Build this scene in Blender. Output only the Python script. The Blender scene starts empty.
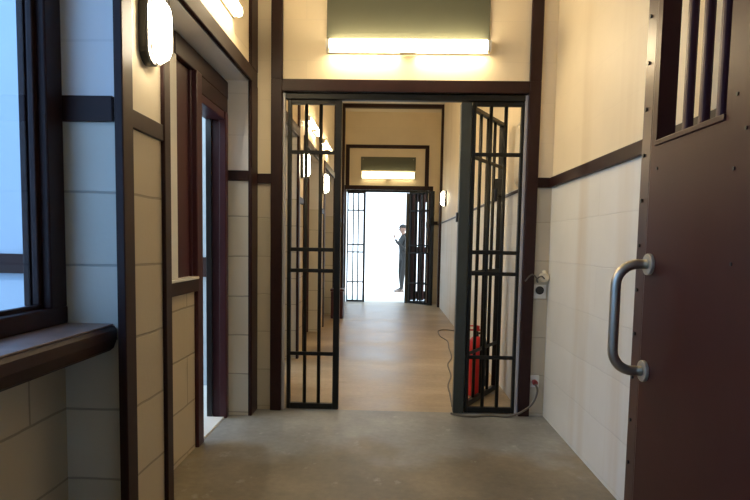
import bpy, bmesh, math, random
from mathutils import Vector, Matrix
random.seed(4)
S = bpy.context.scene
COL = S.collection
R = math.radians

# ------------------------------------------------------------------ materials
def new_mat(name):
    m = bpy.data.materials.new(name); m.use_nodes = True
    nt = m.node_tree
    b = next(n for n in nt.nodes if n.type == 'BSDF_PRINCIPLED')
    return m, nt, b

def N(nt, kind, **kw):
    n = nt.nodes.new(kind)
    for k, v in kw.items(): setattr(n, k, v)
    return n

def math_node(nt, op, a=None, b=None, va=0.0, vb=0.0):
    n = N(nt, 'ShaderNodeMath', operation=op)
    n.inputs[0].default_value = va; n.inputs[1].default_value = vb
    if a is not None: nt.links.new(a, n.inputs[0])
    if b is not None: nt.links.new(b, n.inputs[1])
    return n.outputs[0]

def mix_col(nt, fac, c1, c2, blend='MIX'):
    n = N(nt, 'ShaderNodeMix', data_type='RGBA', blend_type=blend)
    def put(sock, v):
        if hasattr(v, 'links') or hasattr(v, 'is_linked'): nt.links.new(v, sock)
        elif isinstance(v, (int, float)): sock.default_value = v
        else: sock.default_value = (*v, 1)
    put(n.inputs[0], fac); put(n.inputs[6], c1); put(n.inputs[7], c2)
    return n.outputs[2]

def simple(name, col, rough=0.5, metal=0.0, var=0.12, scale=9.0, bump=0.0, spec=0.5):
    """paint or metal with a little procedural unevenness"""
    m, nt, b = new_mat(name)
    tc = N(nt, 'ShaderNodeTexCoord')
    nz = N(nt, 'ShaderNodeTexNoise'); nz.inputs['Scale'].default_value = scale; nz.inputs['Detail'].default_value = 6
    nt.links.new(tc.outputs['Object'], nz.inputs['Vector'])
    c = mix_col(nt, nz.outputs[0], tuple(x*(1-var) for x in col), tuple(min(1, x*(1+var)) for x in col))
    nt.links.new(c, b.inputs['Base Color'])
    b.inputs['Roughness'].default_value = rough
    b.inputs['Metallic'].default_value = metal
    b.inputs['Specular IOR Level'].default_value = spec
    if bump:
        bp = N(nt, 'ShaderNodeBump'); bp.inputs['Strength'].default_value = bump; bp.inputs['Distance'].default_value = 0.004
        nt.links.new(nz.outputs[0], bp.inputs['Height']); nt.links.new(bp.outputs[0], b.inputs['Normal'])
    return m

def block_wall(name, up, low, returns=None, joint=0.5, dado=1.71, mortar=0.006, rough=0.55, stain=0.0):
    """painted concrete blocks: one paint above the dado rail, another below it"""
    m, nt, b = new_mat(name)
    L = nt.links.new
    tc = N(nt, 'ShaderNodeTexCoord'); ge = N(nt, 'ShaderNodeNewGeometry')
    sp = N(nt, 'ShaderNodeSeparateXYZ'); L(tc.outputs['Object'], sp.inputs[0])
    sn = N(nt, 'ShaderNodeSeparateXYZ'); L(ge.outputs['True Normal'], sn.inputs[0])
    isx = math_node(nt, 'GREATER_THAN', math_node(nt, 'ABSOLUTE', sn.outputs[0]), None, vb=0.5)
    mx = N(nt, 'ShaderNodeMix', data_type='FLOAT')
    L(isx, mx.inputs[0]); L(sp.outputs[0], mx.inputs[2]); L(sp.outputs[1], mx.inputs[3])
    zz = math_node(nt, 'ADD', sp.outputs[2], None, vb=-0.023 + 0.281*4)
    cb = N(nt, 'ShaderNodeCombineXYZ')
    uu = math_node(nt, 'ADD', mx.outputs[0], None, vb=20.13)
    # joints wander a little, as hand-laid ones do
    wn = N(nt, 'ShaderNodeTexNoise'); wn.inputs['Scale'].default_value = 3.0
    L(tc.outputs['Object'], wn.inputs['Vector'])
    wob = math_node(nt, 'MULTIPLY', math_node(nt, 'SUBTRACT', wn.outputs[0], None, vb=0.5), None, vb=0.02)
    L(uu, cb.inputs[0]); L(math_node(nt, 'ADD', zz, wob), cb.inputs[1])
    br = N(nt, 'ShaderNodeTexBrick'); br.offset = 0.5
    br.inputs['Scale'].default_value = 1; br.inputs['Brick Width'].default_value = 2.6
    br.inputs['Row Height'].default_value = 0.281; br.inputs['Mortar Size'].default_value = mortar
    br.inputs['Mortar Smooth'].default_value = 0.4; br.inputs['Bias'].default_value = 0
    br.inputs['Color1'].default_value = (1, 1, 1, 1); br.inputs['Color2'].default_value = (.93, .93, .92, 1)
    br.inputs['Mortar'].default_value = (1-joint, 1-joint, 1-joint, 1)
    L(cb.outputs[0], br.inputs['Vector'])
    nz = N(nt, 'ShaderNodeTexNoise'); nz.inputs['Scale'].default_value = 2.2; nz.inputs['Detail'].default_value = 8
    L(tc.outputs['Object'], nz.inputs['Vector'])
    isup = math_node(nt, 'GREATER_THAN', sp.outputs[2], None, vb=dado)
    paint = mix_col(nt, isup, low, up)
    if returns:      # returns coloured paler, above and below the rail, for the light on them
        paint = mix_col(nt, math_node(nt, 'SUBTRACT', None, isx, va=1.0), paint, mix_col(nt, isup, (.66, .64, .57), returns))
    mott = mix_col(nt, nz.outputs[0], (.86, .85, .82), (1.08, 1.08, 1.08))
    c = mix_col(nt, 1.0, paint, mott, 'MULTIPLY')
    jf = N(nt, 'ShaderNodeMapRange'); jf.inputs[3].default_value = 1.0; jf.inputs[4].default_value = .22
    L(isup, jf.inputs[0])
    c = mix_col(nt, jf.outputs[0], c, br.outputs['Color'], 'MULTIPLY')
    if stain:      # yellow-brown run marks down the paint
        mp = N(nt, 'ShaderNodeMapping'); mp.inputs['Scale'].default_value = (2.0, 2.3, 0.16)
        L(tc.outputs['Object'], mp.inputs[0])
        sz = N(nt, 'ShaderNodeTexNoise'); sz.inputs['Scale'].default_value = 1.6; sz.inputs['Detail'].default_value = 4
        L(mp.outputs[0], sz.inputs['Vector'])
        rp = N(nt, 'ShaderNodeValToRGB'); rp.color_ramp.elements[0].position = .52; rp.color_ramp.elements[1].position = .78
        L(sz.outputs[0], rp.inputs[0])
        f = math_node(nt, 'MULTIPLY', rp.outputs[0], None, vb=stain)
        c = mix_col(nt, f, c, (.50, .36, .18))
    L(c, b.inputs['Base Color'])
    b.inputs['Roughness'].default_value = rough
    hs = math_node(nt, 'MULTIPLY', br.outputs['Fac'], None, vb=-1.0)
    n2 = N(nt, 'ShaderNodeTexNoise'); n2.inputs['Scale'].default_value = 40; n2.inputs['Detail'].default_value = 4
    L(tc.outputs['Object'], n2.inputs['Vector'])
    hh = math_node(nt, 'ADD', hs, math_node(nt, 'MULTIPLY', n2.outputs[0], None, vb=.25))
    bp = N(nt, 'ShaderNodeBump'); L(math_node(nt, 'MULTIPLY', jf.outputs[0], None, vb=.5), bp.inputs['Strength']); bp.inputs['Distance'].default_value = 0.006
    L(hh, bp.inputs['Height']); L(bp.outputs[0], b.inputs['Normal'])
    return m

def concrete(name, c1, c2, c3, rough=0.42, stretch=(1.0, .75), light_tint=None):
    m, nt, b = new_mat(name); L = nt.links.new
    tc = N(nt, 'ShaderNodeTexCoord')
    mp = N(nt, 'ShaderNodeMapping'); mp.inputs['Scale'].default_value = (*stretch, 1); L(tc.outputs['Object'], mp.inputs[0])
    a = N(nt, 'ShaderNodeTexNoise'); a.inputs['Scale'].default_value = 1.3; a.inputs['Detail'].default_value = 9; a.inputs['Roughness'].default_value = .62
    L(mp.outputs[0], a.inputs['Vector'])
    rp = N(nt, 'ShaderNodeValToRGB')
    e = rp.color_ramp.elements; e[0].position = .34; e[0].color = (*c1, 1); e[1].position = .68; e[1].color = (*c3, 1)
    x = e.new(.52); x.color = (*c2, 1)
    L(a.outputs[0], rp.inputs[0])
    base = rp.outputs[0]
    if light_tint:      # painted light: cool door daylight before the gate, warmer tan nearer the camera
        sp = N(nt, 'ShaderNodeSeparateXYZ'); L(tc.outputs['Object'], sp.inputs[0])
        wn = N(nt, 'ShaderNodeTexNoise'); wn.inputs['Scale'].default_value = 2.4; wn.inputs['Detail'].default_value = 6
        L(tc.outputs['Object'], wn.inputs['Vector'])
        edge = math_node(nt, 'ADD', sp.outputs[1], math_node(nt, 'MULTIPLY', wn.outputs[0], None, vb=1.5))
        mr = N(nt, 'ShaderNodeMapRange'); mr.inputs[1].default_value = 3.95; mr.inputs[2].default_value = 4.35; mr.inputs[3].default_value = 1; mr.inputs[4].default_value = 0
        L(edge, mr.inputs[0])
        base = mix_col(nt, mr.outputs[0], base, mix_col(nt, 1.0, base, light_tint, 'MULTIPLY'))
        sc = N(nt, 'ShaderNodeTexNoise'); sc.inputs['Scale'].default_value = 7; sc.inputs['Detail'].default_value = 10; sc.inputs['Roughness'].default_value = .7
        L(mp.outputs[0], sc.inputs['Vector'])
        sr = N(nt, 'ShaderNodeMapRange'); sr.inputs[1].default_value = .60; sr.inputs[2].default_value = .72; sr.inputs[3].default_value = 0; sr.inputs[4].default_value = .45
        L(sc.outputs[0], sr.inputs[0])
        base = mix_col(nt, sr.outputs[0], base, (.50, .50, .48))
    f = N(nt, 'ShaderNodeTexNoise'); f.inputs['Scale'].default_value = 26; f.inputs['Detail'].default_value = 6
    L(tc.outputs['Object'], f.inputs['Vector'])
    c = mix_col(nt, 1.0, base, mix_col(nt, f.outputs[0], (.74, .74, .74), (1.2, 1.2, 1.2)), 'MULTIPLY')
    L(c, b.inputs['Base Color'])
    rr = N(nt, 'ShaderNodeMapRange'); rr.inputs[3].default_value = rough-.1; rr.inputs[4].default_value = rough+.16
    L(a.outputs[0], rr.inputs[0]); L(rr.outputs[0], b.inputs['Roughness'])
    bp = N(nt, 'ShaderNodeBump'); bp.inputs['Strength'].default_value = .25; bp.inputs['Distance'].default_value = .004
    L(f.outputs[0], bp.inputs['Height']); L(bp.outputs[0], b.inputs['Normal'])
    return m

def emitter(name, col, strength):
    m, nt, b = new_mat(name)
    b.inputs['Base Color'].default_value = (.9, .88, .8, 1)
    b.inputs['Roughness'].default_value = .3
    b.inputs['Emission Color'].default_value = (*col, 1)
    b.inputs['Emission Strength'].default_value = strength
    return m

def glass(name, tint):
    """clear thin pane: mostly lets light straight through, reflects a little"""
    m = bpy.data.materials.new(name); m.use_nodes = True
    nt = m.node_tree; nt.nodes.clear()
    o = N(nt, 'ShaderNodeOutputMaterial'); t = N(nt, 'ShaderNodeBsdfTransparent'); g = N(nt, 'ShaderNodeBsdfGlossy')
    t.inputs[0].default_value = (*tint, 1); g.inputs['Roughness'].default_value = .03
    fr = N(nt, 'ShaderNodeFresnel'); fr.inputs[0].default_value = 1.45
    mx = N(nt, 'ShaderNodeMixShader')
    ge = N(nt, 'ShaderNodeNewGeometry')
    front = math_node(nt, 'SUBTRACT', None, ge.outputs['Backfacing'], va=1.0)
    nt.links.new(math_node(nt, 'MULTIPLY', fr.outputs[0], front), mx.inputs[0]); nt.links.new(t.outputs[0], mx.inputs[1]); nt.links.new(g.outputs[0], mx.inputs[2])
    nt.links.new(mx.outputs[0], o.inputs[0])
    return m

WARM = (1.0, .80, .50)
UP = (.80, .69, .50); LOW = (.56, .55, .50)
M = dict(
    left=block_wall('painted_block_left', UP, (.54, .45, .31), (.80, .79, .80), joint=.42, mortar=.006),
    right=block_wall('painted_block_right', UP, (.78, .78, .755), joint=.10, mortar=.004, stain=.40),
    gatewall=block_wall('painted_block_gate', UP, (.54, .48, .37), joint=.22, mortar=.005),
    ceiling=simple('ceiling_paint', (.78, .72, .60), .8, var=.04),
    floor=concrete('floor_concrete', (.12, .122, .122), (.215, .218, .215), (.32, .325, .32), .42, light_tint=(.80, .66, .48)),
    floor2=concrete('floor_passage', (.25, .18, .10), (.38, .285, .17), (.52, .43, .30), .36, stretch=(.4, 1.0)),  # warm lamp light and crosswise reflection bands put into the floor colour
    ground=simple('yard_ground', (.72, .71, .69), .9, var=.06, scale=3),
    yard=simple('yard_plaster', (.78, .79, .80), .85, var=.05, scale=3),
    yardend=simple('yard_blue_grey_plaster', (.38, .44, .50), .85, var=.05, scale=3),
    wood=simple('dark_brown_timber', (.024, .0086, .0078), .45, var=.35, scale=14, spec=.22),
    maroon=simple('maroon_paint', (.055, .0155, .021), .40, var=.2, scale=8, spec=.3),
    ledge=simple('worn_ledge_top', (.17, .115, .10), .42, var=.6, scale=11, bump=.3),
    doorsteel=simple('maroon_steel', (.046, .0115, .0095), .40, var=.18, scale=5, bump=.12, spec=.22),
    doorlip=simple('brown_edge_strip', (.060, .024, .018), .34, var=.3, scale=12),
    iron=simple('dark_green_black_iron', (.0065, .0068, .0064), .45, var=.25, scale=20, spec=.3),
    post=simple('grey_green_iron', (.034, .042, .040), .40, var=.25, scale=15),
    pale=simple('pale_grey_strip', (.42, .41, .43), .4, var=.1),
    steel=simple('brushed_steel', (.50, .46, .39), .42, metal=1.0, var=.15, scale=30),
    flange=simple('worn_cream_metal', (.55, .50, .40), .35, metal=.6, var=.25, scale=40),
    board=simple('olive_board', (.072, .076, .050), .6, var=.1, scale=4),
    tube=emitter('lit_tube', WARM, 45.0),
    tubeleft=emitter('lit_tube_left', WARM, 75.0),
    tubepass=emitter('lit_tube_passage', WARM, 50.0),
    globepass=emitter('lit_globe_passage', (1.0, .86, .62), 26.0),
    tubedim=emitter('lit_tube_old', (1.0, .84, .50), 7.0),
    globe=emitter('lit_globe', (1.0, .86, .62), 42.0),
    unlit=simple('unlit_globe', (.76, .66, .49), .35, var=.05),
    housing=simple('cream_housing', (.62, .58, .48), .45, var=.06),
    black=simple('black_plastic', (.012, .012, .013), .35, var=.2),
    white=simple('white_plastic', (.74, .72, .66), .4, var=.05),
    cream=simple('cream_plastic', (.72, .64, .48), .4, var=.08),
    redplug=simple('dark_red_plastic', (.22, .03, .03), .4, var=.1),
    cable=simple('grey_brown_cable', (.10, .085, .07), .5, var=.1),
    red=simple('red_enamel', (.52, .025, .025), .3, var=.1),
    skin=simple('skin', (.26, .15, .105), .55, var=.06),
    cloth=simple('charcoal_cloth', (.016, .0155, .015), .9, var=.2, scale=20),
    shoe=simple('brown_shoe', (.16, .12, .10), .6, var=.1),
    hair=simple('dark_hair', (.03, .024, .02), .6, var=.2),
    glass=glass('bluish_glass', (.62, .76, .93)),
)

# ------------------------------------------------------------------ mesh helpers
def bx(bm, x0, x1, y0, y1, z0, z1):
    r = bmesh.ops.create_cube(bm, size=1.0)
    for v in r['verts']:
        v.co = Vector(((x0+x1)/2 + v.co.x*(x1-x0), (y0+y1)/2 + v.co.y*(y1-y0), (z0+z1)/2 + v.co.z*(z1-z0)))
    return r['verts']

def cyl(bm, p, q, r, n=16, r2=None):
    p = Vector(p); q = Vector(q); d = q-p
    M4 = Matrix.Translation((p+q)/2) @ d.to_track_quat('Z', 'Y').to_matrix().to_4x4()
    return bmesh.ops.create_cone(bm, cap_ends=True, segments=n, radius1=r, radius2=r if r2 is None else r2, depth=d.length, matrix=M4)['verts']

def tube(bm, pts, r, n=10):
    """round tube swept along points with capped ends"""
    pts = [Vector(p) for p in pts]; rings = []; up = None
    for i, p in enumerate(pts):
        t = (pts[min(i+1, len(pts)-1)] - pts[max(i-1, 0)]).normalized()
        if up is None: up = t.orthogonal().normalized()
        up = (up - t*up.dot(t)).normalized(); s = t.cross(up)
        rings.append([bm.verts.new(p + (up*math.cos(a) + s*math.sin(a))*r) for a in (2*math.pi*k/n for k in range(n))])
    for a, b in zip(rings, rings[1:]):
        for k in range(n): bm.faces.new((a[k], a[(k+1) % n], b[(k+1) % n], b[k]))
    bm.faces.new(rings[0][::-1]); bm.faces.new(rings[-1])

def smooth_path(pts, k=8):
    pts = [Vector(p) for p in pts]; out = []
    for i in range(len(pts)-1):
        p0 = pts[max(i-1, 0)]; p1 = pts[i]; p2 = pts[i+1]; p3 = pts[min(i+2, len(pts)-1)]
        for j in range(k):
            t = j/k
            out.append(.5*((2*p1) + (p2-p0)*t + (2*p0-5*p1+4*p2-p3)*t*t + (3*p1-p0-3*p2+p3)*t**3))
    out.append(pts[-1]); return out

def lathe(bm, prof, n=28):
    """profile of (radius, z) turned about Z"""
    rings = []
    for r, z in prof:
        rings.append([bm.verts.new((r*math.cos(2*math.pi*k/n), r*math.sin(2*math.pi*k/n), z)) for k in range(n)])
    for a, b in zip(rings, rings[1:]):
        for k in range(n): bm.faces.new((a[k], a[(k+1) % n], b[(k+1) % n], b[k]))
    bm.faces.new(rings[0][::-1]); bm.faces.new(rings[-1])

def obj(name, bm, mat, parent=None, bevel=0.0, smooth=False, seg=2):
    bmesh.ops.recalc_face_normals(bm, faces=bm.faces[:])
    me = bpy.data.meshes.new(name); bm.to_mesh(me); bm.free()
    o = bpy.data.objects.new(name, me); COL.objects.link(o)
    me.materials.append(M[mat] if isinstance(mat, str) else mat)
    if smooth:
        for p in me.polygons: p.use_smooth = True
    if bevel:
        b = o.modifiers.new('bevel', 'BEVEL'); b.width = bevel; b.segments = seg; b.limit_method = 'ANGLE'; b.angle_limit = R(40)
    if parent: o.parent = parent
    return o

def boxes(name, lst, mat, parent=None, bevel=0.0):
    bm = bmesh.new()
    for b in lst: bx(bm, *b)
    return obj(name, bm, mat, parent, bevel)

def struct(o): o['kind'] = 'structure'; return o
def tag(o, label, cat, group=None):
    o['label'] = label; o['category'] = cat
    if group: o['group'] = group
    return o
def thing(name, label, cat, loc=(0, 0, 0), rz=0.0, group=None):
    o = bpy.data.objects.new(name, None); COL.objects.link(o); o.empty_display_size = .1
    o.location = loc; o.rotation_euler = (0, 0, rz)
    return tag(o, label, cat, group)
TR = [0]
def trim(lst, mat='wood', bevel=.004):
    TR[0] += 1
    return struct(boxes('trim_%d' % TR[0], lst, mat, None, bevel))
def rounded_rect(w, h, r, n=6):
    out = []
    for cx, cy, a0 in ((w/2-r, h/2-r, 0), (-w/2+r, h/2-r, 90), (-w/2+r, -h/2+r, 180), (w/2-r, -h/2+r, 270)):
        for k in range(n+1):
            a = R(a0 + 90*k/n); out.append((cx + r*math.cos(a), cy + r*math.sin(a)))
    return out
def loft(bm, rings, cap0=True, cap1=True):
    vs = [[bm.verts.new(p) for p in r] for r in rings]; n = len(vs[0])
    for a, b in zip(vs, vs[1:]):
        for k in range(n): bm.faces.new((a[k], a[(k+1) % n], b[(k+1) % n], b[k]))
    if cap0: bm.faces.new(vs[0][::-1])
    if cap1: bm.faces.new(vs[-1])

# ------------------------------------------------------------------ dimensions
GY = 4.25          # near gate wall, front face
FY = 12.35         # far gate wall, front face
FX = -0.175        # the far gate sits a little to the left
CEIL = 4.0
XL, XR, XF = -1.0, 1.15, 1.0     # wall faces: left, right before the gate, right beyond it
XB = -1.16         # back of the recesses
XW = -1.26         # wall around the near window
XO = -1.28         # outer face of the left wall
BACK = -2.6
DOOR_H = 2.11

# ------------------------------------------------------------------ shell
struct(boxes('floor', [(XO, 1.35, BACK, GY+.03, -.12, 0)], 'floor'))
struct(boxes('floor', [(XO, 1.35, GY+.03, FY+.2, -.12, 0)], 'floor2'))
struct(boxes('ceiling', [(XO-.1, 1.45, BACK-.1, FY+.15, CEIL, CEIL+.15)], 'ceiling'))
struct(boxes('wall_back', [(XO, 1.35, BACK-.15, BACK, 0, CEIL)], 'gatewall'))
struct(boxes('wall_right', [(XR, 1.35, BACK, GY+.15, 0, CEIL), (XF, 1.35, GY+.15, FY+.15, 0, CEIL)], 'right'))

recesses = [(2.585, 4.08, 'open'), (4.72, 6.17, 'open'), (6.66, 8.11, 'shut'), (8.62, 10.07, 'shut')]
wl = []
# window bay
XOW = -1.325
WY0, WY1, WZ0, WZ1 = -1.9, 2.125, .985, 2.75
wl += [(XOW, XW, BACK, 2.2, 0, WZ0), (XOW, XW, BACK, WY0, WZ0, WZ1), (XOW, XW, WY1, 2.2, WZ0, WZ1), (XOW, XW, BACK, 2.2, WZ1, CEIL)]
prev = 2.2
for y0, y1, _ in recesses:
    wl.append((XO, XL, prev, y0, 0, CEIL))                       # pier
    wl.append((XO, XL, y0, y1, 2.36, CEIL))                   # wall over the recess
    wl.append((XO, XB, y0, y1-.95, 0, 2.36))                     # back of the recess, white strip
    wl.append((XO, XB, y1-.95, y1-.65, 0, .98))                  # low wall below the shutter
    wl.append((XO, XB-.05, y1-.95, y1-.65, .98, 2.36))
    wl.append((XO, XB-.02, y1-.65, y1, DOOR_H+.04, 2.36))
    wl.append((XO, XB, y1-.03, y1, 0, 2.36))
    prev = y1
wl.append((XO, XL, prev, FY+.15, 0, CEIL))
struct(boxes('wall_left', wl, 'left'))

dado0, dado1 = 1.675, 1.745
for i, (y0, y1, kind) in enumerate(recesses):
    # timber round the recess: corner post, beam, far corner post
    far_end = GY if i == 0 else y1+.06
    trim([(XL-.02, XL+.018, y0-.068, y0+.0, 0, 2.36)])
    trim([(XL-.015, XL+.02, y0-.055, far_end, 2.36, 2.457)])
    trim([(XL-.004, XL+.022, y1-.012, far_end, 0, 2.36), (XL-.004, XL+.022, y1-.012, far_end, 2.457, CEIL)])
    trim([(XB-.004, XB+.007, y1-1.06, y1-.955, 1.043, 2.36)], 'white')
    # header, posts and jambs round door and shutter
    d = struct(boxes('door_%d' % (i+1), [(XB-.03, XB+.015, y1-.99, y1-.004, DOOR_H+.12, 2.345), (XB-.03, XB+.012, y1-.60, y1-.004, DOOR_H+.02, DOOR_H+.125)], 'wood', None, .005))
    boxes('door_post', [(XO-.004, XB+.022, y1-.68, y1-.58, 0, DOOR_H+.125)], 'maroon', d, .006)
    boxes('door_jamb', [(XO-.004, XB-.03, y1-.062, y1-.032, 0, DOOR_H+.02), (XB-.028, XB+.022, y1-.085, y1-.03, 0, DOOR_H+.02)], 'maroon', d, .006)
    boxes('door_stop', [(XB-.12, XB-.08, y1-.085, y1-.062, 0, DOOR_H)], 'black', d, .003)
    boxes('door_head', [(XO-.004, XB+.01, y1-.58, y1-.062, DOOR_H-.03, DOOR_H+.02)], 'maroon', d, .005)
    boxes('shutter_panel', [(XB-.045, XB-.02, y1-.95, y1-.68, 1.04, DOOR_H+.12)], 'maroon', d, .004)
    boxes('shutter_stile', [(XB-.045, XB-.005, y1-.705, y1-.68, 1.04, DOOR_H+.12)], 'maroon', d, .003)
    boxes('sill_rail', [(XB-.05, XB+.028, y0+.012, y1-.68, .955, 1.025)], 'wood', d, .004)
    boxes('sill_top', [(XB-.05, XB+.032, y0+.012, y1-.68, 1.026, 1.042)], 'white', d, .004)
    if kind == 'shut':
        boxes('door_leaf', [(XB-.12, XB-.07, y1-.58, y1-.085, .01, DOOR_H-.035)], 'maroon', d, .006)
    else:   # leaf swung back into the yard, hinged on the near jamb
        lf = boxes('door_leaf', [(-.54, 0, -.02, .02, .01, DOOR_H-.035)], 'maroon', d, .006)
        lf.location = (XO-.03, y1-.60, 0); lf.rotation_euler = (0, 0, R(8))
for y0, y1, kind in recesses:
    if kind == 'open': trim([(XO-.06, XB+.004, y1-.58, y1-.086, -.02, .012)], 'ground', .003)  # pale threshold added; its colour stands in for daylight on the doorway floor
# dado rails on the left piers and returns
dl = [(XL-.01, XL+.012, 2.215, 2.52, dado0, dado1)]
for (a, b) in ((4.46, 4.66), (6.24, 6.60), (8.18, 8.56), (10.14, 11.6), (11.76, FY)):
    dl.append((XL-.01, XL+.012, a, b, dado0, dado1))
for x in dl: trim([x])
trim([(XB, XL-.002, 4.08-.016, 4.08+.004, dado0, dado1)])                  # on the pale return beside the near door
trim([(XW, -1.05, 2.185, 2.205, 1.69, 1.785)])                                 # on the return beside the near window
# corner post of the near pier
trim([(-1.018, -.985, 2.13, 2.218, 0, CEIL)])
# rails on the right
trim([(XR-.022, XR+.005, BACK, GY, dado0, dado1)])
trim([(XF-.015, XF+.005, GY+.15, FY, dado0, dado0+.022)])
# the cream strip on top of pier: upper ceiling portal before the far gate
trim([(XL-.01, XL+.05, 11.64, 11.76, 0, CEIL-.07)])
trim([(.955, XF+.01, 11.64, 11.76, 0, CEIL-.07)])
trim([(XL-.01, XF+.01, 11.64, 11.76, CEIL-.07, CEIL+.005)])

# ------------------------------------------------------------------ near window and ledge
w = struct(boxes('window_1', [(XOW+.01, XW+.02, 2.085, 2.19, WZ0+.005, WZ1), (XOW+.01, XW+.02, WY0-.03, WY0+.04, WZ0+.05, WZ1),
                              (XOW+.01, XW+.02, WY0-.03, 2.19, WZ1-.06, WZ1+.01)], 'wood', None, .006))
boxes('window_rail', [(XOW+.01, XW+.02, WY0-.03, 2.195, .926, .992)], 'wood', w, .006)
boxes('window_bead', [(XW-.035, XW-.012, 2.062, 2.086, 1.008, WZ1-.06), (XW-.035, XW-.012, WY0+.04, 2.086, .990, 1.008)], 'wood', w, .004)
boxes('window_pane', [(XW-.026, XW-.020, WY0+.03, 2.075, .998, WZ1-.05)], 'glass', w)
boxes('window_lining', [(XOW-.012, XOW+.012, 2.075, 2.12, 1.0, WZ1), (XOW-.012, XOW+.012, WY0-.1, 2.12, .96, 1.0)], 'wood', w, .004)

ld = thing('window_ledge', 'long maroon ledge with worn top running below the left window', 'ledge', (-1.15, 1.0, .82))
bm = bmesh.new()
prof = [(-.11, .0), (.07, .0), (.085, .012), (.098, .05), (.098, .085), (.088, .098), (-.11, .098)]
loft(bm, [[(x, yy, z) for x, z in prof] for yy in (-1.4, 1.2)])
obj('ledge_board', bm, 'wood', ld, .004)
boxes('ledge_top', [(-.11, .084, -1.4, 1.2, .0982, .1055)], 'ledge', ld, .003)

# ------------------------------------------------------------------ gate walls, frames, gates
def gate_wall(y, xo, zt, xl, xr, idx, mat):
    a, b = -.80+xo, .963+xo
    struct(boxes('wall_gate_%s' % idx, [(xl, a, y, y+.15, 0, CEIL), (b, xr, y, y+.15, 0, CEIL), (a, b, y, y+.15, zt+.055, CEIL)], mat))
    ft, fa, fb = (3.42, a, b) if idx == 'near' else (3.32, a+.075, b-.10)
    trim([(a-.078, a+.002, y-.03, y+.05, 0, zt+.14)])
    trim([(b-.002, b+.080, y-.03, y+.05, 0, zt+.14)])
    trim([(fa-.078, fa+.002, y-.03, y+.05, zt+.14, ft-.07)])
    trim([(fb-.002, fb+.080, y-.03, y+.05, zt+.14, ft-.07)])
    trim([(a+.002, b-.002, y-.03, y+.05, zt+.055, zt+.140)])
    trim([(fa-.078, fb+.080, y-.03, y+.05, ft-.07, ft)])
    trim([(a+.002, a+.022, y+.0, y+.03, 0, zt+.05)], 'pale', .003)
    trim([(b-.022, b-.002, y+.0, y+.03, 0, zt+.05)], 'pale', .003)
    trim([(a+.022, b-.022, y+.0, y+.055, zt+.005, zt+.05)], 'iron', .006)

gate_wall(GY, 0, 2.275, XL, XR, 'near', 'gatewall')
gate_wall(FY, FX, 2.335, XL, XF, 'far', 'gatewall')
trim([(XL+.02, -.878, GY-.02, GY+.005, dado0, dado1)])
trim([(1.043, XR-.02, GY-.02, GY+.005, dado0, dado1)])
trim([(XL+.01, -.80+FX-.078, FY-.02, FY+.005, dado0, dado1)])
trim([(.963+FX+.08, XF-.02, FY-.02, FY+.005, dado0, dado1)])

CROSS = (1.90, 1.195, 1.04, .42)
def grille(name, label, w, zt, nb, loc, rz=0, group=None, lw=.045, rw=.045, fan=True):
    """barred steel panel: two stiles, two rails, upright round bars, flat cross bars"""
    g = thing(name, label, 'gate', loc, rz, group)
    h = zt - .001; k = zt/2.275
    boxes('stile', [(0, lw, -.02, .02, 0, h)], 'iron', g, .004)
    boxes('stile', [(w-rw, w, -.02, .02, 0, h)], 'iron', g, .004)
    boxes('rail', [(lw, w-rw, -.018, .018, 0, .042)], 'iron', g, .003)
    boxes('rail', [(lw, w-rw, -.018, .018, h-.03, h)], 'iron', g, .003)
    for i in range(nb):
        x = lw + (w-lw-rw)*(i+1)/(nb+1)
        bm = bmesh.new(); cyl(bm, (x, 0, .04), (x, 0, h-.028), .0135, 12)
        obj('bar', bm, 'iron', g, smooth=True)
    for z in CROSS:
        boxes('crossbar', [(lw-.002, w-rw+.002, -.0235, -.013, z*k-.014, z*k+.014)], 'iron', g, .003)
    return g

def gate_set(y, xo, zt, place):
    yc = y+.035
    grille('barred_screen', 'narrow fixed barred panel left of the opening in the %s gate' % place, .392, zt, 2, (-.764+xo, yc, .006), lw=.028, rw=.046)
    grille('barred_screen', 'fixed barred panel right of the opening in the %s gate' % place, .378, zt, 2, (.572+xo, yc, .006), lw=.026, rw=.030)
    p = thing('gate_post', 'square iron post carrying the open leaf of the %s gate' % place, 'post', (.528+xo, yc, .0))
    boxes('post_shaft', [(-.042, .036, -.035, .035, 0.004, zt-.004)], 'post', p, .006)
    boxes('keeper', [(-.056, -.042, -.02, .02, 1.42, 1.49)], 'black', p, .003)
    sd = 1 if place == 'near' else -1
    for z in (.35, 1.15, 1.95):
        bm = bmesh.new(); cyl(bm, (.018, .05*sd, z-.05), (.018, .05*sd, z+.05), .014, 12); obj('hinge', bm, 'iron', p, smooth=True)
    if place == 'near':
        lf = grille('gate_leaf', 'barred gate leaf of the near gate, swung open behind its right panel', .75, zt-.01, 3,
                    (.572+xo, yc+.075, .012), R(60.5), lw=.05, rw=.075)
    else:
        lf = grille('gate_leaf', 'barred gate leaf of the far gate, swung open in front of its right panel', .66, zt-.01, 4,
                    (.565+xo, yc-.06, .012), R(-45), lw=.05, rw=.075)
    lk = .64 if place == 'near' else .55
    boxes('lock_case', [(lk, lk+.075, -.032, .032, 1.66, 1.80)], 'iron', lf, .005)
    bm = bmesh.new(); cyl(bm, (.50, -.03, 1.60), (.50, -.03, 1.70), .016, 12); obj('bolt', bm, 'black', lf)
gate_set(GY, 0, 2.275, 'near')
gate_set(FY, FX, 2.335, 'far')

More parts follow.
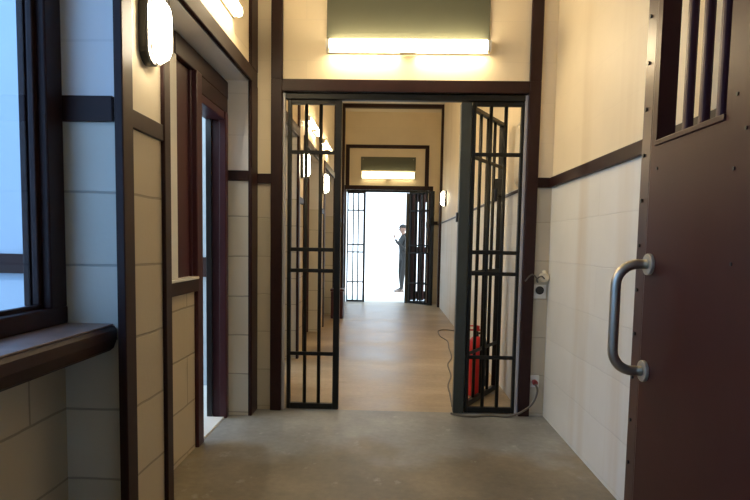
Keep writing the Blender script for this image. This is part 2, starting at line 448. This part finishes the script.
# ------------------------------------------------------------------ boards and lamps
def board(xc, y, z0, z1, label):
    t = thing('wall_board', label, 'board', (xc, y, z0), 0, 'olive boards over the gates')
    boxes('board_face', [(-.575, .575, -.022, -.0, 0, z1-z0)], 'board', t, .003)
    for x in (-.53, .53):
        bm = bmesh.new(); cyl(bm, (x, -.026, z1-z0-.05), (x, -.021, z1-z0-.05), .008, 10); obj('screw', bm, 'steel', t)
board(.092, GY, 2.70, 3.25, 'olive green board on the wall over the near gate')
board(-.085, FY, 2.79, 3.07, 'olive green board over the far gate at the passage end')

def fluorescent(label, loc, rz, length, hgt=.082, group='lit tube lamps', k=1.0, light='tube'):
    """wall-hung strip lamp: local +X along, -Y out of the wall"""
    t = thing('strip_lamp', label, 'lamp', loc, rz, group)
    t.location += Matrix.Rotation(rz, 3, 'Z') @ Vector((0, .003, 0))
    h = length/2
    boxes('lamp_housing', [(-h, h, -.03*k, 0, -hgt/2, hgt/2)], 'housing', t, .004)
    bm = bmesh.new()
    rr = [(k*(y*.85-.065), z) for y, z in rounded_rect(.078, hgt-.006, min(.03, hgt*.4))]
    loft(bm, [[(-h+.025, y, z) for y, z in rr], [(h-.025, y, z) for y, z in rr]])
    obj('diffuser', bm, light, t, smooth=False)
    for s in (-1, 1):
        bm = bmesh.new(); loft(bm, [[(s*(h-.026), y*1.02, z*1.02) for y, z in rr], [(s*h, y*1.02, z*1.02) for y, z in rr]])
        obj('end_cap', bm, 'white', t)
    bm = bmesh.new(); bx(bm, -.06, .06, -.075, -.02, -hgt/2-.012, -hgt/2-.003); obj('clip', bm, 'housing', t, .003)
    return t
fluorescent('long lit strip lamp under the board over the near gate', (.095, GY, 2.640), 0, 1.155)
fluorescent('added unseen strip lamp on the passage side of the near gate wall', (.09, GY+.15, 2.64), R(180), 1.155)  # unseen lamp, added to brighten the passage
fluorescent('lit strip lamp over the far gate at the passage end', (-.085, FY, 2.69), 0, 1.14, .14, light='tubedim')
L90 = R(90)
fluorescent('lit strip lamp high on the left wall above the recessed doorway', (XL, 3.17, 2.650), L90, .98, .066, k=.72, light='tubeleft')
fluorescent('lit strip lamp on the left wall seen through the bars, nearer one', (XL, 7.15, 2.655), L90, .98, .066, k=.72, light='tubepass')
fluorescent('lit strip lamp on the left wall seen through the bars, farther one', (XL, 8.60, 2.655), L90, .98, .066, k=.72, light='tubepass')

def bulkhead(label, loc, rz, lit=True, w=.125, h=.265, k=1.0, light='globe'):
    """oblong bulkhead lamp: local -Y out of the wall"""
    t = thing('bulkhead_lamp', label, 'lamp', loc, rz)
    t.location += Matrix.Rotation(rz, 3, 'Z') @ Vector((0, .003, 0))
    def ring(y, s, d=0): return [(x*s, y, z*(1-(1-s)*.6)) for x, z in rounded_rect(w, h, w/2*.98, 8)]
    bm = bmesh.new(); loft(bm, [ring(0, 1.16), ring(-.034*k, 1.16), ring(-.040*k, 1.06)]); obj('lamp_base', bm, 'black' if lit else 'housing', t, smooth=False)
    bm = bmesh.new(); loft(bm, [ring(-.040*k, 1.0), ring(-.066*k, .97), ring(-.086*k, .85), ring(-.098*k, .62), ring(-.102*k, .25)]); obj('globe', bm, light if lit else 'unlit', t, smooth=True)
    bm = bmesh.new()
    path = []
    for x, z in rounded_rect(w*1.06, h*1.03, w/2, 8): path.append((x, -.052*k, z))
    path.append(path[0]); tube(bm, path, .004, 6)
    obj('guard_ring', bm, 'housing', t, smooth=True)
    return t
bulkhead('lit oblong bulkhead lamp on the block pier beside the near window', (XL, 2.37, 2.085), L90, w=.115, h=.25)
bulkhead('lit bulkhead lamp on the left passage wall, nearer to the gate', (XL, 6.42, 2.10), L90, light='globepass')
bulkhead('lit bulkhead lamp on the left passage wall, second from the gate', (XL, 8.38, 2.10), L90, light='globepass')
bulkhead('small bulkhead lamp on the right passage wall near its end', (XF, 10.75, 2.10), -L90, light='globepass')
bulkhead('pale unlit oblong lamp on the right wall behind the right gate panel', (XF, 4.66, 1.97), -L90, lit=False, w=.2, h=.46, k=.3)

# ------------------------------------------------------------------ the big steel door at the right
DX = .93
dr = thing('steel_door', 'heavy maroon steel door with barred opening standing open at right', 'door', (DX, 1.16, .012))
T = .065; Dw = .985        # thickness, width (y from 0 to 1.0)
oy0, oy1, oz0, oz1 = .52, .95, 1.613, 2.22
boxes('door_slab', [(0, T, 0, oy0, 0, 2.34), (0, T, oy1, Dw, 0, 2.34), (0, T, oy0, oy1, 0, oz0), (0, T, oy0, oy1, oz1, 2.34)], 'doorsteel', dr)
bm = bmesh.new()           # rounded leading edge
loft(bm, [[(x, y, z) for x, y in ((.004, Dw-.002), (.0, Dw), (.004, Dw+.012), (.014, Dw+.020), (T-.01, Dw+.020), (T, Dw-.002))] for z in (0, 2.34)])
obj('edge_moulding', bm, 'doorlip', dr, smooth=False)
boxes('edge_strip', [(.006, .018, Dw+.0185, Dw+.095, 0, 2.34)], 'doorlip', dr, .002)
for k in range(14):
    z = .08 + .167*k
    bm = bmesh.new(); cyl(bm, (.0, Dw+.068, z), (.007, Dw+.068, z), .007, 10); obj('screw', bm, 'black', dr)
boxes('opening_sill', [(-.006, T+.002, oy0-.0, oy1, oz0-.012, oz0+.006)], 'doorsteel', dr, .002)
for y in (.80, .70, .60, .505+.03):
    boxes('opening_bar', [(.018, .048, y-.014, y+.014, oz0+.004, oz1)], 'maroon', dr, .009)
for z, y in ((1.66, .47), (1.84, .42), (1.56, .42), (1.46, .465), (1.52, .93), (1.2, .45)):
    bm = bmesh.new(); cyl(bm, (-.003, y, z), (.002, y, z), .0055, 10); obj('screw', bm, 'black', dr)
# pull handle
hz0, hz1, hy = .795, 1.182, .945
bm = bmesh.new(); r = .075; px = -.118; pts = [(0, hy, hz1)]
for k in range(9):
    a = R(90*k/8); pts.append((px+r - r*math.sin(a), hy, hz1 - r + r*math.cos(a)))
for k in range(9):
    a = R(90*k/8); pts.append((px+r - r*math.cos(a), hy, hz0 + r - r*math.sin(a)))
pts.append((0, hy, hz0))
tube(bm, pts, .018, 16)
hb = obj('pull_handle', bm, 'steel', dr, smooth=True); hb['label'] = 'steel pull handle'
for z in (hz0, hz1):
    bm = bmesh.new(); cyl(bm, (-.013, hy, z), (.001, hy, z), .039, 28)
    obj('flange', bm, 'flange', hb, .003)
# the pier and frame that carry it, behind the viewer's shoulder
trim([(DX+.005, XR, .98, 1.15, 0, 2.6)], 'maroon')
for z in (.35, 1.2, 2.05):
    bm = bmesh.new(); cyl(bm, (.03, -.006, z-.06), (.03, -.006, z+.06), .012, 12); obj('hinge', bm, 'steel', dr)

# ------------------------------------------------------------------ sockets, cables
def plate(name, label, cat, x, z, w, h):
    t = thing(name, label, cat, (x, GY, z))
    boxes('plate', [(-w/2, w/2, -.012, 0, -h/2, h/2)], 'white', t, .003)
    return t
s = plate('industrial_socket', 'white square socket with black round hole on the strip beside the gate', 'socket', 1.092, .925, .088, .10)
bm = bmesh.new(); cyl(bm, (-.005, -.03, .01), (-.005, -.010, .01), .030, 24); obj('socket_cover', bm, 'black', s, .004)
s = thing('junction_box', 'cream junction box with looped cable above the black socket', 'box', (1.112, GY, 1.03))
bm = bmesh.new(); cyl(bm, (0, -.055, 0), (0, 0, 0), .034, 20); cyl(bm, (-.004, -.05, .02), (-.006, -.04, .05), .014, 12); obj('box_body', bm, 'cream', s, .006)
bm = bmesh.new()
tube(bm, smooth_path([(.0, -.05, -.01), (-.03, -.07, .01), (-.06, -.055, -.015), (-.045, -.04, -.035), (-.062, -.05, .0), (-.085, -.04, .02), (-.115, -.06, .005), (-.135, -.036, -.03)]), .005, 8)
obj('cable_loop', bm, 'cable', s, smooth=True)
s = plate('wall_socket', 'white wall socket with dark red plug low beside the gate', 'socket', 1.075, .262, .072, .09)
bm = bmesh.new(); cyl(bm, (0, -.05, -.005), (0, -.010, -.005), .020, 18); obj('plug', bm, 'redplug', s, .004)

bm = bmesh.new()
tube(bm, smooth_path([(1.075, GY-.052, .25), (1.085, GY-.075, .20), (1.05, GY-.08, .11), (.96, GY-.09, .045), (.88, GY-.07, .0095), (.74, GY-.05, .0085),
                      (.62, GY-.085, .0085), (.52, GY-.06, .0085), (.47, GY-.02, .0085)]), .008, 8)
tag(obj('power_cable', bm, 'cable', None, smooth=True), 'grey cable sagging from the low wall socket to the floor along the gate', 'cable')
bm = bmesh.new()
tube(bm, smooth_path([(.50, 4.42, .007), (.52, 4.8, .007), (.535, 5.1, .007), (.60, 5.5, .007), (.62, 6.0, .007), (.70, 6.4, .007), (.73, 7.0, .007), (.76, 7.5, .007),
                      (.70, 7.9, .007), (.72, 8.4, .007), (.85, 8.5, .007), (.97, 8.4, .007)]), .007, 8)
tag(obj('floor_cable', bm, 'cable', None, smooth=True), 'thin cable wandering along the passage floor behind the open gate', 'cable')

# ------------------------------------------------------------------ fire extinguisher
e = thing('fire_extinguisher', 'red fire extinguisher on the floor behind the open gate leaf', 'extinguisher', (.725, 4.80, .0))
e.scale = (1.14, 1.14, 1.06)
bm = bmesh.new(); lathe(bm, [(.040, .0), (.054, .006), (.056, .02), (.056, .40), (.050, .435), (.034, .462), (.020, .472)]); obj('cylinder_body', bm, 'red', e, smooth=True)
bm = bmesh.new(); lathe(bm, [(.020, .468), (.018, .50), (.012, .512)]); obj('valve', bm, 'black', e, smooth=True)
bm = bmesh.new(); bx(bm, -.075, .03, -.011, .011, .515, .527); bx(bm, -.085, .01, -.010, .010, .548, .558); bx(bm, -.0, .022, -.009, .009, .512, .556); obj('squeeze_handle', bm, 'red', e, .003)
bm = bmesh.new(); tube(bm, smooth_path([(.018, 0, .495), (.05, -.01, .49), (.066, -.015, .42), (.066, -.02, .30), (.063, -.02, .16)]), .008, 8); obj('hose', bm, 'black', e, smooth=True)
bm = bmesh.new(); tube(bm, smooth_path([(.063, -.02, .165), (.063, -.02, .08)]), .013, 10); obj('nozzle', bm, 'black', e, smooth=True)
bn = thing('floor_bin', 'low maroon metal bin against the left wall, seen through the left gate panel', 'bin', (-.87, 9.62, 0))
boxes('bin_body', [(-.10, .10, -.14, .14, .01, .46)], 'maroon', bn, .012)
boxes('bin_lid', [(-.11, .11, -.15, .15, .462, .50)], 'maroon', bn, .01)

# ------------------------------------------------------------------ person in the far daylight
def skin_chain(name, verts, edges, radii, mat, parent, root=0, sub=2):
    me = bpy.data.meshes.new(name); me.from_pydata(verts, edges, []); me.update()
    o = bpy.data.objects.new(name, me); COL.objects.link(o)
    o.modifiers.new('skin', 'SKIN')
    if not me.skin_vertices: pass
    sv = me.skin_vertices[0].data
    for i, r in enumerate(radii):
        sv[i].radius = (r, r) if isinstance(r, (int, float)) else r
        sv[i].use_root = (i == root)
    s = o.modifiers.new('sub', 'SUBSURF'); s.levels = sub; s.render_levels = sub
    me.materials.append(M[mat])
    if parent: o.parent = parent
    return o

pr = thing('person', 'person in dark clothes and cap standing in the far doorway, raising one hand', 'person', (.345, 15.5, -.02), R(22))
# facing -X.  x forward is negative
V = [(0.02, 0, .95),          # 0 pelvis
     (0.01, 0, 1.10), (0.0, 0, 1.26), (0.01, 0, 1.40), (0.0, 0, 1.50), (-.015, 0, 1.58),   # spine to neck 1..5
     (0.0, .09, .90), (-.035, .10, .50), (.0, .10, .10), (-.09, .11, .04), (-.17, .12, .035),  # far leg 6..10
     (0.02, -.09, .90), (-.06, -.10, .50), (-.075, -.10, .10), (-.15, -.11, .04), (-.22, -.115, .035),     # near leg 11..15
     (0.01, .19, 1.41), (.05, .24, 1.13), (.03, .22, .93),                  # far arm 16..18
     (0.01, -.19, 1.41), (-.09, -.25, 1.15), (-.27, -.17, 1.33), (-.31, -.155, 1.41)]  # near arm 19..22
Ed = [(0, 1), (1, 2), (2, 3), (3, 4), (4, 5), (0, 6), (6, 7), (7, 8), (8, 9), (9, 10), (0, 11), (11, 12), (12, 13), (13, 14), (14, 15),
      (3, 16), (16, 17), (17, 18), (3, 19), (19, 20), (20, 21), (21, 22)]
Rd = [.135, .13, .15, .145, .075, .055, .095, .065, .045, .04, .03, .095, .065, .045, .04, .03, .06, .048, .032, .06, .048, .034, .028]
skin_chain('body', V, Ed, Rd, 'cloth', pr)
def ellipsoid(name, c, r, mat, parent, half=None):
    bm = bmesh.new(); bmesh.ops.create_uvsphere(bm, u_segments=24, v_segments=16, radius=1)
    for v in bm.verts: v.co = Vector((c[0]+v.co.x*r[0], c[1]+v.co.y*r[1], c[2]+v.co.z*r[2]))
    if half is not None: bmesh.ops.delete(bm, geom=[v for v in bm.verts if v.co.z < half], context='VERTS')
    return obj(name, bm, mat, parent, smooth=True)
hdm = bmesh.new()
bmesh.ops.create_uvsphere(hdm, u_segments=24, v_segments=18, radius=1)
for v in hdm.verts:
    x, y, z = v.co
    jaw = 1 - .28*max(0, -z)
    v.co = Vector((-.035 + x*.095*jaw - (.012 if z < 0 else 0)*max(0, -z), y*.076*jaw, 1.675 + z*.118))
cyl(hdm, (-.02, 0, 1.50), (-.025, 0, 1.62), .052, 16)
bmesh.ops.create_cone(hdm, cap_ends=True, segments=10, radius1=.018, radius2=.006, depth=.05, matrix=Matrix.Translation((-.135, 0, 1.665)) @ Matrix.Rotation(R(25), 4, 'Y'))
for s in (-1, 1):
    bmesh.ops.create_uvsphere(hdm, u_segments=10, v_segments=8, radius=.026, matrix=Matrix.Translation((-.02, s*.076, 1.67)) @ Matrix.Diagonal((.7, .4, 1.2, 1)))
obj('head', hdm, 'skin', pr, smooth=True)
for s in (-1, 1): ellipsoid('eye', (-.118, s*.032, 1.695), (.010, .013, .008), 'black', pr)
ellipsoid('mouth', (-.117, 0, 1.622), (.012, .026, .006), 'redplug', pr)
ellipsoid('hair', (-.022, 0, 1.685), (.101, .083, .118), 'hair', pr, half=1.70)
cap = ellipsoid('cap', (-.03, 0, 1.715), (.106, .088, .092), 'cloth', pr, half=1.715)
boxes('cap_peak', [(-.20, -.12, -.06, .06, 1.712, 1.722)], 'cloth', cap, .004)
# raised hand: palm, four fingers, thumb
def hand(base, up, fwd, parent):
    b = Vector(base); u = Vector(up).normalized(); f = Vector(fwd).normalized(); s = u.cross(f).normalized()
    vs = [b, b+u*.05, b+u*.085]; es = [(0, 1), (1, 2)]; rs = [.022, (.036, .018), (.034, .016)]
    for i, (o_, ln) in enumerate(((-.03, .062), (-.010, .074), (.010, .070), (.029, .054))):
        k = len(vs); vs += [b+u*.088+s*o_, b+u*(.088+ln*.5)+s*o_*1.15+f*.008, b+u*(.088+ln)+s*o_*1.2+f*.026]
        es += [(2, k), (k, k+1), (k+1, k+2)]; rs += [.0095, .0088, .0075]
    k = len(vs); vs += [b+u*.035-s*.032+f*.008, b+u*.065-s*.055+f*.018, b+u*.092-s*.062+f*.026]; es += [(0, k), (k, k+1), (k+1, k+2)]; rs += [.013, .011, .009]
    skin_chain('hand', [tuple(v) for v in vs], es, rs, 'skin', parent, 0, 1)
hand((-.315, -.153, 1.425), (-.25, .05, 1), (-1, .2, -.1), pr)
hand((.027, .22, .915), (-.1, -.02, -1), (-.6, -.6, .2), pr)
for s, x in ((1, -.02), (-1, -.085)):
    bm = bmesh.new()
    prof2 = [(.055, .0), (.06, .05), (.03, .085), (-.03, .085), (-.10, .06), (-.17, .05), (-.19, .02), (-.18, .0)]
    loft(bm, [[(x+a, s*.105-.038, z) for a, z in prof2], [(x+a*1.02, s*.105, z*1.05) for a, z in prof2], [(x+a, s*.105+.038, z) for a, z in prof2]])
    obj('shoe', bm, 'shoe', pr, .008)

# ------------------------------------------------------------------ outdoors: yard ground, plaster walls
g = struct(boxes('ground', [(-30, 30, -12, 45, -.22, -.125), (-14, 14, FY+.2, 40, -.125, -.02)], 'ground'))
struct(boxes('ground', [(-4.6, XO, -4.0, 9.5, -.125, -.02)], 'ground'))
struct(boxes('wall_yard_far', [(-14, 14, 27, 27.3, -.02, 6.0)], 'yard'))
struct(boxes('wall_yard_end', [(-4.6, XO-.02, 5.0, 5.15, -.02, 3.6)], 'yardend'))
struct(boxes('wall_yard_side', [(-4.75, -4.6, -4.0, 9.5, -.02, 2.0)], 'yard'))
d5 = struct(boxes('door_5', [(.44, 1.30, 13.12, 13.16, .02, .20), (.44, 1.30, 13.12, 13.16, 2.2, 2.38), (.44, 1.30, 13.12, 13.16, 1.05, 1.2)], 'wood', None, .006))
for k in range(5): boxes('door_board', [(.44+.175*k, .44+.175*k+.15, 13.08, 13.118, .0, 2.42)], 'wood', d5, .005)
boxes('door_jamb', [(1.31, 1.43, 13.05, 13.2, -.02, 2.5)], 'wood', d5, .006)
trim([(-4.6, -1.5, 4.97, 5.0, .94, 1.11)], 'wood')

# ------------------------------------------------------------------ light
W = bpy.data.worlds.new('World'); S.world = W; W.use_nodes = True
bg = next(n for n in W.node_tree.nodes if n.type == 'BACKGROUND')
bg.inputs[0].default_value = (.58, .79, 1.0, 1); bg.inputs[1].default_value = 3.5
sl = bpy.data.lights.new('sun', 'SUN'); sl.energy = 4.5; sl.angle = R(1.5); sl.color = (1, .96, .9)
so = bpy.data.objects.new('sun', sl); COL.objects.link(so)
so.rotation_euler = Vector((-.5, .45, -1.0)).to_track_quat('-Z', 'Y').to_euler()

# ------------------------------------------------------------------ camera
cd = bpy.data.cameras.new('camera'); cam = bpy.data.objects.new('camera', cd); COL.objects.link(cam)
cd.sensor_width = 36; cd.lens = 36*580/750; cd.shift_y = 38.6/750; cd.clip_start = .02
cam.matrix_world = (Matrix.Translation((0, 0, 1.25)) @ Matrix.Rotation(R(1.48), 4, 'Z') @ Matrix.Rotation(R(90-4.4), 4, 'X') @ Matrix.Rotation(R(1.0), 4, 'Z'))
S.camera = cam
S.view_settings.view_transform = 'Standard'; S.view_settings.look = 'None'
S.view_settings.exposure = 0.0; S.view_settings.gamma = 1.0; S.view_settings.use_curve_mapping = False
S.cycles.use_denoising = True
S.cycles.max_bounces = 10; S.cycles.diffuse_bounces = 7
S.cycles.sample_clamp_indirect = 6.0
